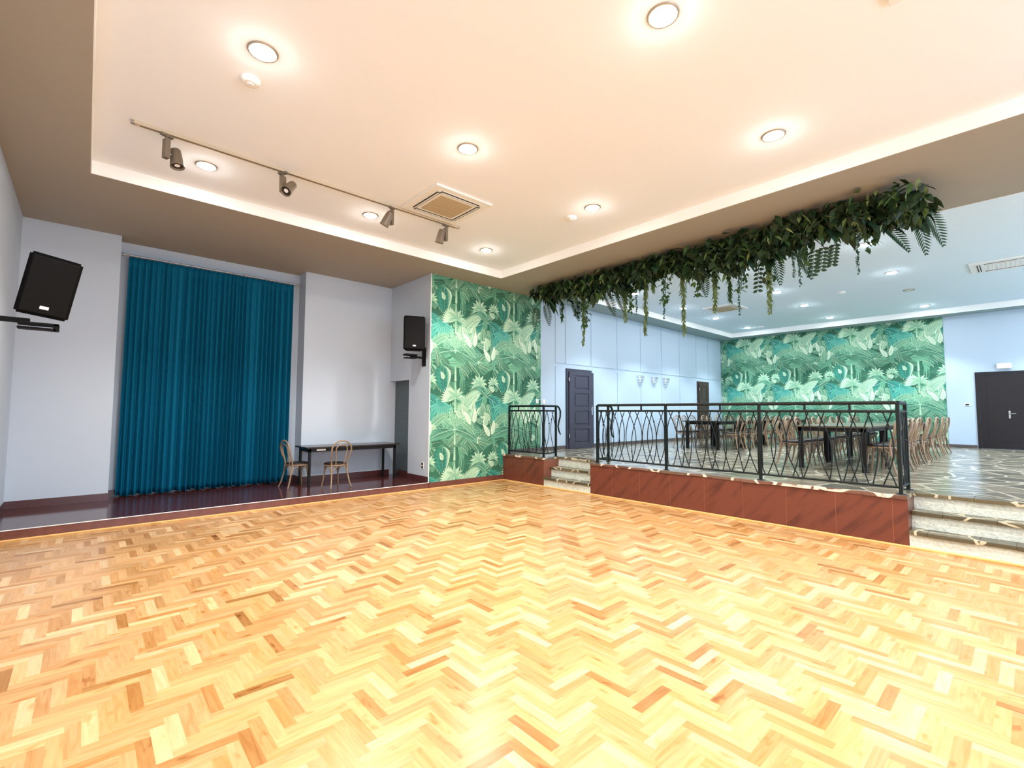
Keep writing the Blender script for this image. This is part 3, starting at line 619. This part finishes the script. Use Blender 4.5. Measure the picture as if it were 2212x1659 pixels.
MB().bbox(-0.03, 0.0, -0.06, 0.06, -0.22, 0.18, 0.005).build('wall_plate', M['blackmetal'], t)
MB().bbox(-0.34, -0.02, -0.03, 0.03, -0.06, -0.02, 0.004).build('arm', M['blackmetal'], t)
MB().bbox(-0.48, -0.22, -0.08, 0.08, -0.02, 0.015, 0.004).bbox(-0.48, -0.24, -0.08, 0.06, -0.08, -0.06, 0.004).build('cradle', M['blackmetal'], t)

# ------------------------------------------------------------------ bentwood chairs
def make_chair():
    t = thing('bentwood_chair', 'x', 'chair')
    MB().lathe([(0.0, 0.474), (0.12, 0.47), (0.19, 0.478), (0.205, 0.47), (0.21, 0.455), (0.205, 0.445), (0.0, 0.445)], n=28).build('seat', M['seat'], t)
    rim = [(0.197*math.cos(2*PI*k/28), 0.197*math.sin(2*PI*k/28), 0.432) for k in range(28)]
    MB().tube(rim, 0.017, 8, True).build('seat_ring', M['wood'], t)
    for s in (-1, 1):
        MB().tube([(s*0.135, 0.13, 0.44), (s*0.142, 0.14, 0.3), (s*0.155, 0.155, 0.15), (s*0.175, 0.18, 0)], [0.018, 0.017, 0.015, 0.012], 8).build('leg', M['wood'], t)
        MB().tube([(s*0.165, -0.165, 0.47), (s*0.162, -0.17, 0.4), (s*0.168, -0.19, 0.25), (s*0.19, -0.225, 0.1), (s*0.215, -0.26, 0)], [0.016, 0.017, 0.016, 0.015, 0.012], 8).build('leg', M['wood'], t)
    def hoop(w0, w1, y0, y1, z0, ztop, r):
        pts = []; zs = ztop-0.17*w1/0.2
        side = [(w0, y0, z0), (w0*1.0+0.004, y0-0.015, z0+(zs-z0)*0.3), (w0+(w1-w0)*0.75, y0+(y1-y0)*0.55, z0+(zs-z0)*0.65), (w1, y0+(y1-y0)*0.8, zs)]
        pts += [(-x, y, z) for x, y, z in side]
        for k in range(1, 12):
            a = PI-PI*k/12; pts.append((w1*math.cos(a), y0+(y1-y0)*(0.8+0.2*math.sin(a)), zs+(ztop-zs)*math.sin(a)))
        pts += side[::-1]; return MB().tube(pts, r, 8)
    hoop(0.165, 0.205, -0.165, -0.265, 0.46, 0.915, 0.0155).build('back_hoop', M['wood'], t)
    hoop(0.085, 0.115, -0.185, -0.262, 0.445, 0.845, 0.0115).build('inner_hoop', M['wood'], t)
    q = [((0.150, 0.150, 0.2), (0.0, 0.185, 0.425)), ((0.150, 0.150, 0.2), (0.19, 0.0, 0.425)), ((0.172, -0.2, 0.2), (0.19, 0.0, 0.425)), ((0.172, -0.2, 0.2), (0.0, -0.19, 0.425))]
    for a, b in q:
        for s in (-1, 1):
            A, B = Vector((a[0]*s, a[1], a[2])), Vector((b[0]*s, b[1], b[2])); pts = []
            for k in range(7): u = k/6*PI/2; pts.append((A.x+(B.x-A.x)*(1-math.cos(u)), A.y+(B.y-A.y)*(1-math.cos(u)), A.z+(B.z-A.z)*math.sin(u)))
            MB().tube(pts, 0.0085, 6).build('brace', M['wood'], t)
    return t
chair0 = make_chair(); used = []
def chair(x, y, z, rz, label, group=None):
    c = chair0 if not used else copy_tree(chair0); used.append(1)
    c.location = (x, y, z); c.rotation_euler = (0, 0, rz); c['label'] = label
    if group: c['group'] = group
chair(3.72, 9.32, ZS, 0.12, 'light bentwood chair in front of the stage table, its back to the dance floor')
chair(3.17, 9.84, ZS, -PI/2+0.1, 'light bentwood chair at the left end of the stage table, beside the teal curtain')

# ------------------------------------------------------------------ tables
def table(name, label, x0, x1, y0, y1, z, h, topm, legm, inset=0.06, leg=0.045, group=None):
    t = thing(name, label, 'table', ((x0+x1)/2, (y0+y1)/2, z), 0, group); a, b = (x1-x0)/2, (y1-y0)/2
    MB().bbox(-a, a, -b, b, h-0.03, h, 0.004).build('tabletop', topm, t)
    ap = MB(); i = inset
    ap.box(-a+i, a-i, -b+i, -b+i+0.022, h-0.10, h-0.03).box(-a+i, a-i, b-i-0.022, b-i, h-0.10, h-0.03).box(-a+i, -a+i+0.022, -b+i+0.022, b-i-0.022, h-0.10, h-0.03).box(a-i-0.022, a-i, -b+i+0.022, b-i-0.022, h-0.10, h-0.03)
    ap.build('apron', legm, t)
    for sx in (-1, 1):
        for sy in (-1, 1):
            cx, cy = sx*(a-i-leg/2), sy*(b-i-leg/2); MB().bbox(cx-leg/2, cx+leg/2, cy-leg/2, cy+leg/2, 0, h-0.03, 0.003).build('leg', legm, t)
    return t
t = table('stage_table', 'long dark table standing against the white stage wall', 3.24, 5.25, 9.52, 10.22, ZS, 0.78, M['tabletop'], M['tableleg'])
MB().bbox(-0.8, -0.62, -0.305, -0.288, 0.70, 0.735, 0.006).build('latch', M['plastic'], t, label='small white latch under the tabletop edge')
TH = 0.78
names1 = ['nearest the railing', 'second from the railing', 'third from the railing', 'farthest, by the leaf wallpaper']
for i in range(4):
    x0 = 9.75+i*1.78; table('dining_table', 'dark dining table in the long row, %s' % names1[i], x0, x0+1.76, 1.84, 2.96, ZP, TH, M['ashtop'] if i < 2 else M['tabletop'], M['tableleg'], 0.05, 0.07, 'dining tables')
names2 = ['nearest the railing', 'middle one', 'farthest one']
for i in range(3):
    x0 = 12.6+i*1.72; table('dining_table', 'dark dining table in the shorter row near the panelled wall, %s' % names2[i], x0, x0+1.70, 5.62, 6.65, ZP, TH, M['tabletop'], M['tableleg'], 0.05, 0.07, 'dining tables')
table('dining_table', 'dark dining table standing alone near the leaf wallpaper, past the shorter row', 17.95, 19.1, 5.25, 6.0, ZP, TH, M['tabletop'], M['tableleg'], 0.05, 0.06, 'dining tables')
ordn = ['first', 'second', 'third', 'fourth', 'fifth', 'sixth', 'seventh', 'eighth', 'ninth', 'tenth', 'eleventh', 'twelfth']
rnd = random.Random(8); G = 'bentwood chairs at the dining tables'
P3 = (0.36, 0.88, 1.40)
for i in range(12): chair(9.75+1.78*(i//3)+P3[i % 3]+rnd.uniform(-.02, .02), 1.72+rnd.uniform(-.04, .03), ZP, rnd.uniform(-.08, .08), 'bentwood chair on the door side of the long table row, %s from the railing' % ordn[i], G)
for i in range(12): chair(9.75+1.78*(i//3)+P3[i % 3]+rnd.uniform(-.02, .02), 3.07+rnd.uniform(-.03, .05), ZP, PI+rnd.uniform(-.1, .1), 'bentwood chair on the inner side of the long table row, %s from the railing' % ordn[i], G)
for i in range(9): chair(12.6+1.72*(i//3)+P3[i % 3]-.02+rnd.uniform(-.02, .02), 5.48+rnd.uniform(-.05, .03), ZP, rnd.uniform(-.1, .1), 'bentwood chair on the near side of the shorter table row, %s from the railing' % ordn[i], G)
for i in range(9): chair(12.6+1.72*(i//3)+P3[i % 3]-.02+rnd.uniform(-.02, .02), 6.79+rnd.uniform(-.03, .05), ZP, PI+rnd.uniform(-.1, .1), 'bentwood chair behind the shorter table row, by the panelled wall, %s from railing' % ordn[i], G)
for i, x in enumerate((18.2, 18.8)): chair(x, 5.0, ZP, rnd.uniform(-.1, .1), 'bentwood chair at the lone table near the leaf wallpaper, %s one' % ('nearer' if i == 0 else 'farther'), G)

# ------------------------------------------------------------------ railings
RT, RM, RB = 1.14, 1.03, 0.085      # heights above the platform: handrail, mid rail, bottom rail
def bars(t, A, B, seed):
    """curved bars of one bay from A to B (plan points, local)"""
    rnd = random.Random(seed); A, B = Vector(A), Vector(B); L = (B-A).length; d = (B-A).normalized(); n = max(2, round(L/0.17)); zt, zb = RM-0.005, RB+0.005
    for i in range(n):
        c = (i+0.5)*L/n
        for s in (-1, 1):
            bow = s*rnd.uniform(0.07, 0.145); top = c - s*rnd.uniform(0.0, 0.05)+rnd.uniform(-.02, .02); bot = c + rnd.uniform(-0.05, 0.05) - s*rnd.uniform(-.06, 0.05); pts = []
            for k in range(11):
                u = k/10; q = top+(bot-top)*u + bow*math.sin(PI*u**rnd.choice((1,))); q = min(max(q, 0.02), L-0.02)
                pts.append((A.x+d.x*q, A.y+d.y*q, zt+(zb-zt)*u))
            MB().tube(pts, 0.0078, 6).build('curved_bar', M['iron'], t)
            if rnd.random() < 0.3:
                k = rnd.randint(2, 8); p = pts[k]; MB().lathe([(0.006, -0.02), (0.014, -0.008), (0.014, 0.008), (0.006, 0.02)], (p[0], p[1], p[2]), 8).build('collar', M['iron'], t)
def railing(label, x, segs, posts, stubs, tails, seed, cat='railing'):
    t = thing('iron_railing', label, cat, (x, 0, ZP))
    for (px, py) in posts:
        MB().bbox(px-0.02, px+0.02, py-0.02, py+0.02, 0.008, RT, 0.004).build('post', M['iron'], t); MB().lathe([(0.055, 0), (0.055, 0.008), (0.03, 0.012)], (px, py, 0), 16).build('base_plate', M['iron'], t)
    for i, (A, B) in enumerate(segs):
        A, B = Vector((*A, 0)), Vector((*B, 0)); up = lambda z: Vector((0, 0, z))
        MB().tube([A+up(RT), B+up(RT)], 0.024, 10).build('handrail', M['iron'], t)
        MB().tube([A+up(RM), B+up(RM)], 0.019, 6).build('mid_rail', M['iron'], t); MB().tube([A+up(RB), B+up(RB)], 0.017, 6).build('bottom_rail', M['iron'], t)
        bars(t, (A.x, A.y), (B.x, B.y), seed+i)
    for (px, py) in stubs: MB().box(px-0.012, px+0.012, py-0.012, py+0.012, RM, RT).build('spacer', M['iron'], t)
    for (px, py) in tails:      # handrail end curling down towards the steps
        pts = [(px+a, py-0.004*i, RT+b) for i, (a, b) in enumerate(((0, 0), (0.05, -0.004), (0.1, -0.04), (0.14, -0.12), (0.13, -0.24), (0.08, -0.36), (0.05, -0.46), (0.07, -0.56), (0.12, -0.65)))]
        MB().tube(pts, [0.022, 0.022, 0.022, 0.021, 0.02, 0.019, 0.018, 0.017, 0.014], 10).build('handrail_end', M['iron'], t, label='handrail end curling downward')
    return t
xr = 7.56
railing('short wrought-iron railing in front of the leaf wallpaper, left of the narrow steps', xr, [((0, 8.42), (0, 7.3)), ((0, 7.28), (0.4, 7.28))],
        [(0, 8.42), (0, 7.28), (0.4, 7.28)], [(0, 8.1)], [(0.4, 7.28)], 40)
railing('long wrought-iron railing in front of the dining tables', xr, [((0, 5.78), (0, 4.32)), ((0, 4.30), (0, 2.77)), ((0, 2.75), (0, 1.14)), ((0.02, 5.8), (0.36, 5.8)), ((0.02, 1.12), (0.5, 1.12))],
        [(0, 5.80), (0, 4.31), (0, 2.76), (0, 1.12), (0.36, 5.80), (0.52, 1.12)], [(0, 5.3), (0, 4.8), (0, 3.35), (0, 2.15), (0, 1.62)], [(0.36, 5.8), ], 60)

# ------------------------------------------------------------------ wall sconces, switches, signs
def sconce(x, z, label):
    t = thing('crystal_wall_sconce', label, 'wall lamp', (x, YS, z), 0, 'crystal wall sconces')
    MB().bbox(-0.05, 0.05, -0.03, 0.0, -0.12, 0.08, 0.006).build('backplate', M['plastic'], t)
    MB().tube([(0.0, -0.09, 0.09)] + [(0.17*math.cos(a), -0.02-0.13*math.sin(a), 0.09) for a in [PI*k/12 for k in range(13)]], 0.006, 6).build('frame', M['chrome'], t)
    for row in range(4):
        w_ = 0.16*(1-row*0.2); nn = 9-row*2
        for k in range(nn):
            a = PI*(k+0.5)/nn; cx, cy, cz = w_*math.cos(a), -0.02-0.8*w_*math.sin(a), 0.05-row*0.085
            MB().lathe([(0.0, -0.035), (0.014, 0.0), (0.006, 0.03), (0.0, 0.032)], (cx, cy, cz), 6, smooth=False).build('crystal_drop', M['glass'], t)
sconce(13.38, 2.72, 'crystal wall sconce on the panelled wall, left of three'); sconce(14.22, 2.72, 'crystal wall sconce on the panelled wall, middle of three'); sconce(14.98, 2.72, 'crystal wall sconce on the panelled wall, right of three')
def plate(name, label, cat, loc, n, w_, h, m=None, inner=None, d=0.012, group=None):
    """flat wall device; n is the outward direction"""
    rz = {'-y': 0, '-x': -PI/2}[n]
    t = thing(name, label, cat, loc, rz, group)
    MB().bbox(-w_/2, w_/2, -d, 0, -h/2, h/2, 0.003).build('cover_plate', m or M['plastic'], t)
    for (a, b, c, e) in inner or []: MB().bbox(a, b, -d-0.006, -d+0.001, c, e, 0.002).build('rocker' if 'switch' in name else 'insert', M['slot'] if 'socket' in name or 'thermo' in name else (m or M['plastic']), t)
plate('power_socket', 'double power socket low on the pier left of the leaf wallpaper', 'socket', (5.4, 8.78, 0.47), '-x', 0.08, 0.15, None, [(-0.028, 0.028, 0.01, 0.06), (-0.028, 0.028, -0.06, -0.01)])
plate('light_switch', 'white light switch on the leaf wallpaper above the short railing', 'switch', (8.62, YS-0.01, 1.9), '-y', 0.09, 0.11, None, [(-0.03, 0.03, -0.04, 0.04)])
plate('light_switch', 'white light switch on the plain wall right of the leaf wallpaper', 'switch', (8.9, YS+0.012, 1.9), '-y', 0.09, 0.11, None, [(-0.03, 0.03, -0.04, 0.04)])
plate('thermostat', 'small grey control on the white wall left of the dark double door', 'thermostat', (XB, 1.25, 1.9), '-x', 0.12, 0.09, M['plastic'], [(-0.04, 0.04, -0.02, 0.02)])
t = thing('emergency_light', 'white emergency light box above the dark double door', 'emergency light', (XB, 0.45, 3.0), -PI/2)
MB().bbox(-0.15, 0.15, -0.07, 0, -0.075, 0.075, 0.01).build('housing', M['plastic'], t); MB().bbox(-0.13, 0.13, -0.082, -0.07, -0.06, 0.06, 0.006).build('diffuser', M['lit'], t, label='lit white diffuser')

# ------------------------------------------------------------------ hanging greenery
def leaf3(mb, p, d, up, L, W, n=3, fold=0.25, droop=0.4):
    d = Vector(d).normalized(); s = d.cross(Vector(up)); s = s.normalized() if s.length > 1e-3 else d.orthogonal().normalized(); nrm = s.cross(d)
    p = Vector(p); vs = []
    for i in range(n+1):
        t = i/n; w_ = W*math.sin(PI*(0.08+0.9*t))*(1-0.25*t) if 0 < i < n else W*0.05
        c = p+d*(L*t)-nrm*(droop*L*t*t*0.5)
        vs += [c-s*w_+nrm*fold*w_, c, c+s*w_+nrm*fold*w_]
    fs = []
    for i in range(n): a = i*3; fs += [(a, a+1, a+4, a+3), (a+1, a+2, a+5, a+4)]
    mb.add(vs, fs, True)
def frond3(p, d, L, W, n=15, droop=0.5):
    mb = MB(); p = Vector(p); d = Vector(d).normalized(); s = Vector((0.62, -0.72, 0.15)); s = (s-d*s.dot(d)).normalized(); pts = []
    for i in range(n+1): t = i/n; pts.append(p+d*L*t+Vector((0, 0, -droop*L*t*t)))
    mb.tube(pts, [0.006*(1-0.7*i/n) for i in range(n+1)], 5)
    for i in range(2, n+1):
        t = i/n; td = (pts[i]-pts[i-1]).normalized(); ll = W*math.sin(PI*min(0.95, 0.2+0.72*t))
        for sg in (-1, 1): leaf3(mb, pts[i], td*(0.75+0.5*t)+s*sg, s.cross(td), ll, 0.014, 3, 0.1, 0.2)
    return mb
def garland():
    rnd = random.Random(21); t = thing('hanging_garland', 'long garland of green leaves and trailing vines hanging from the ceiling beam', 'garland', (8.1, 4.5, HC))
    O = Vector((8.1, 4.5, HC)); y0, y1 = 0.76, 7.9
    def pos(zlo=-0.55):
        y = rnd.uniform(y0, y1); k = 0.7+0.3*math.sin(y*2.3)+0.1*math.sin(y*5.1); k *= 1.0 if y < 6 else 0.8
        a = rnd.uniform(0, PI); r = math.sqrt(rnd.random())
        return Vector((8.12+(0.5+0.2*(y < 2.5))*r*math.cos(a)*(0.8+0.2*k), y, HC-0.03-(0.58 if y > 1.6 else 0.4)*k*r*math.sin(a)))-O
    def rdir(z=-0.35):
        a = rnd.uniform(0, 2*PI); return Vector((math.cos(a), math.sin(a), rnd.uniform(-1.0, 0.35)+z)).normalized()
    for name, mt, n, L, W, lab in (('dark_foliage', M['leaf_dark'], 1900, (0.1, 0.27), (0.03, 0.075), 'dense dark green leaves'), ('mid_foliage', M['leaf_mid'], 800, (0.09, 0.24), (0.02, 0.055), 'mid green leaves'),
                                 ('pale_foliage', M['leaf_pale'], 330, (0.1, 0.24), (0.014, 0.035), 'yellow-green leaves')):
        mb = MB()
        for _ in range(n):
            p = pos(); L_ = rnd.uniform(*L); d_ = rdir()
            if p.z+d_.z*L_ > -0.01: d_.z = -abs(d_.z)
            if p.z < -0.3 and abs(math.sin((p.y+O.y)*4.3)) < 0.45: p.z *= 0.6
            leaf3(mb, p, d_, (rnd.uniform(-.5, .5), rnd.uniform(-.5, .5), 1), L_, rnd.uniform(*W))
        if name == 'dark_foliage': mb.tube([(0, y0-O.y+0.1, -0.05), (0, y1-O.y-0.1, -0.05)], 0.05, 8)
        mb.build(name, mt, t, label=lab, kind='stuff')
    for k in range(26):
        y = y0+0.15+(y1-y0-0.3)*k/25+rnd.uniform(-.1, .1); a = rnd.uniform(-2.9, -1.2) if k % 3 else rnd.uniform(-.6, .6); mb = MB()
        leaf3(mb, Vector((8.1+rnd.uniform(-.2, .3), y, HC-0.15-rnd.uniform(0, .2)))-O, (math.cos(a), math.sin(a), rnd.uniform(-.9, -.1)), (0, 0, 1), rnd.uniform(.34, .52), rnd.uniform(.06, .1), 6, 0.2, 0.5)
        mb.build('broad_leaf', M['leaf_dark'] if k % 2 else M['frond'], t)
    for y, zb in ((7.0, 3.85), (6.75, 3.6), (5.55, 3.75), (4.75, 3.75), (4.1, 3.8), (3.75, 3.9), (3.3, 3.75), (2.85, 3.8), (2.3, 3.95), (1.5, 4.0)):
        mb = MB(); n_ = int((4.35-zb)*75)
        for _ in range(n_):
            u = rnd.random(); p = Vector((8.4+rnd.gauss(0, .05), y+rnd.gauss(0, .075*(1-.6*u)), 4.35-(4.35-zb)*u))-O; a = rnd.uniform(0, 2*PI)
            leaf3(mb, p, (math.cos(a), math.sin(a), rnd.uniform(-1.3, -.2)), (0, 0, 1), rnd.uniform(.07, .13), rnd.uniform(.022, .04), 3, .2)
        mb.tube([Vector((8.4, y, 4.35))-O, Vector((8.4, y, zb))-O], 0.006, 5)
        mb.build('ivy_spray', M['leaf_mid'] if int(y*10) % 2 else M['leaf_dark'], t)
    vines = [(7.49, 3.8), (6.85, 3.2), (5.67, 3.57), (5.44, 3.65), (5.18, 3.21), (5.01, 4.05), (4.79, 3.48), (4.41, 3.12), (3.78, 3.44), (3.52, 3.61), (3.36, 3.34), (2.84, 3.32), (2.47, 3.81), (2.39, 3.64), (1.63, 3.73)]
    for i, (y, zb) in enumerate(vines):
        mb = MB(); x = 8.4+rnd.uniform(-.05, .05); z = 4.28; pts = []
        while z > zb: pts.append(Vector((x, y, z))-O); z -= 0.05; x += rnd.uniform(-.006, .006); y += rnd.uniform(-.006, .006)
        if len(pts) < 2: continue
        mb.tube(pts, 0.004, 5); thin = i in (3, 6, 7, 10, 12, 13, 14) and i != 7
        for p in pts:
            for q in range(4 if thin else 9):
                a = rnd.uniform(0, 2*PI); f = 1 if (p-pts[0]).length > 0.1 else 0.9
                leaf3(mb, p+Vector((0, 0, rnd.uniform(-.025, .025))), (math.cos(a), math.sin(a), rnd.uniform(-1.6, -0.5)), (0, 0, 1), (rnd.uniform(.04, .07) if thin else rnd.uniform(.08, .14))*(1.25-0.6*(p.z-pts[0].z)/(pts[-1].z-pts[0].z-1e-6)), 0.02 if thin else 0.018, 2, 0.15)
        mb.build('trailing_vine', M['leaf_blue'] if thin else (M['leaf_pale'] if i % 3 else M['leaf_mid']), t)
    for (y, z, dx, dy, dz) in ((8.28, 4.32, .2, .35, -.6), (8.0, 4.35, .35, .1, -.5), (7.1, 4.3, .5, .1, -.5), (6.2, 4.3, .45, -.25, -.7), (5.9, 4.3, .5, -.1, -.6), (2.75, 4.35, .3, -.1, -.9), (2.45, 4.3, .4, -.4, -.7), (1.35, 4.35, .3, -.5, -.4), (0.95, 4.4, .3, -.15, -.75), (0.85, 4.42, .5, -.3, -.6), (4.0, 4.3, .6, .1, -.5)):
        frond3(Vector((8.35, y, z))-O, (dx, dy, dz), 0.40, 0.16).build('palm_frond', M['frond'], t)
    for y, zb in ((2.17, 3.85), (2.05, 3.9), (3.0, 3.75), (1.9, 3.95)):     # sprigs of round leaves
        mb = MB(); pts = [Vector((8.4+0.02*k, y+0.012*k, 4.3-(4.3-zb)*k/8))-O for k in range(9)]; mb.tube(pts, 0.004, 5)
        for k in range(2, 9):
            for sg in (-1, 1): leaf3(mb, pts[k], (0.2, sg, -0.3), (1, 0, 0.3), 0.09, 0.03, 3, 0.05, 0.2)
        mb.build('round_leaf_sprig', M['frond'], t)
garland()
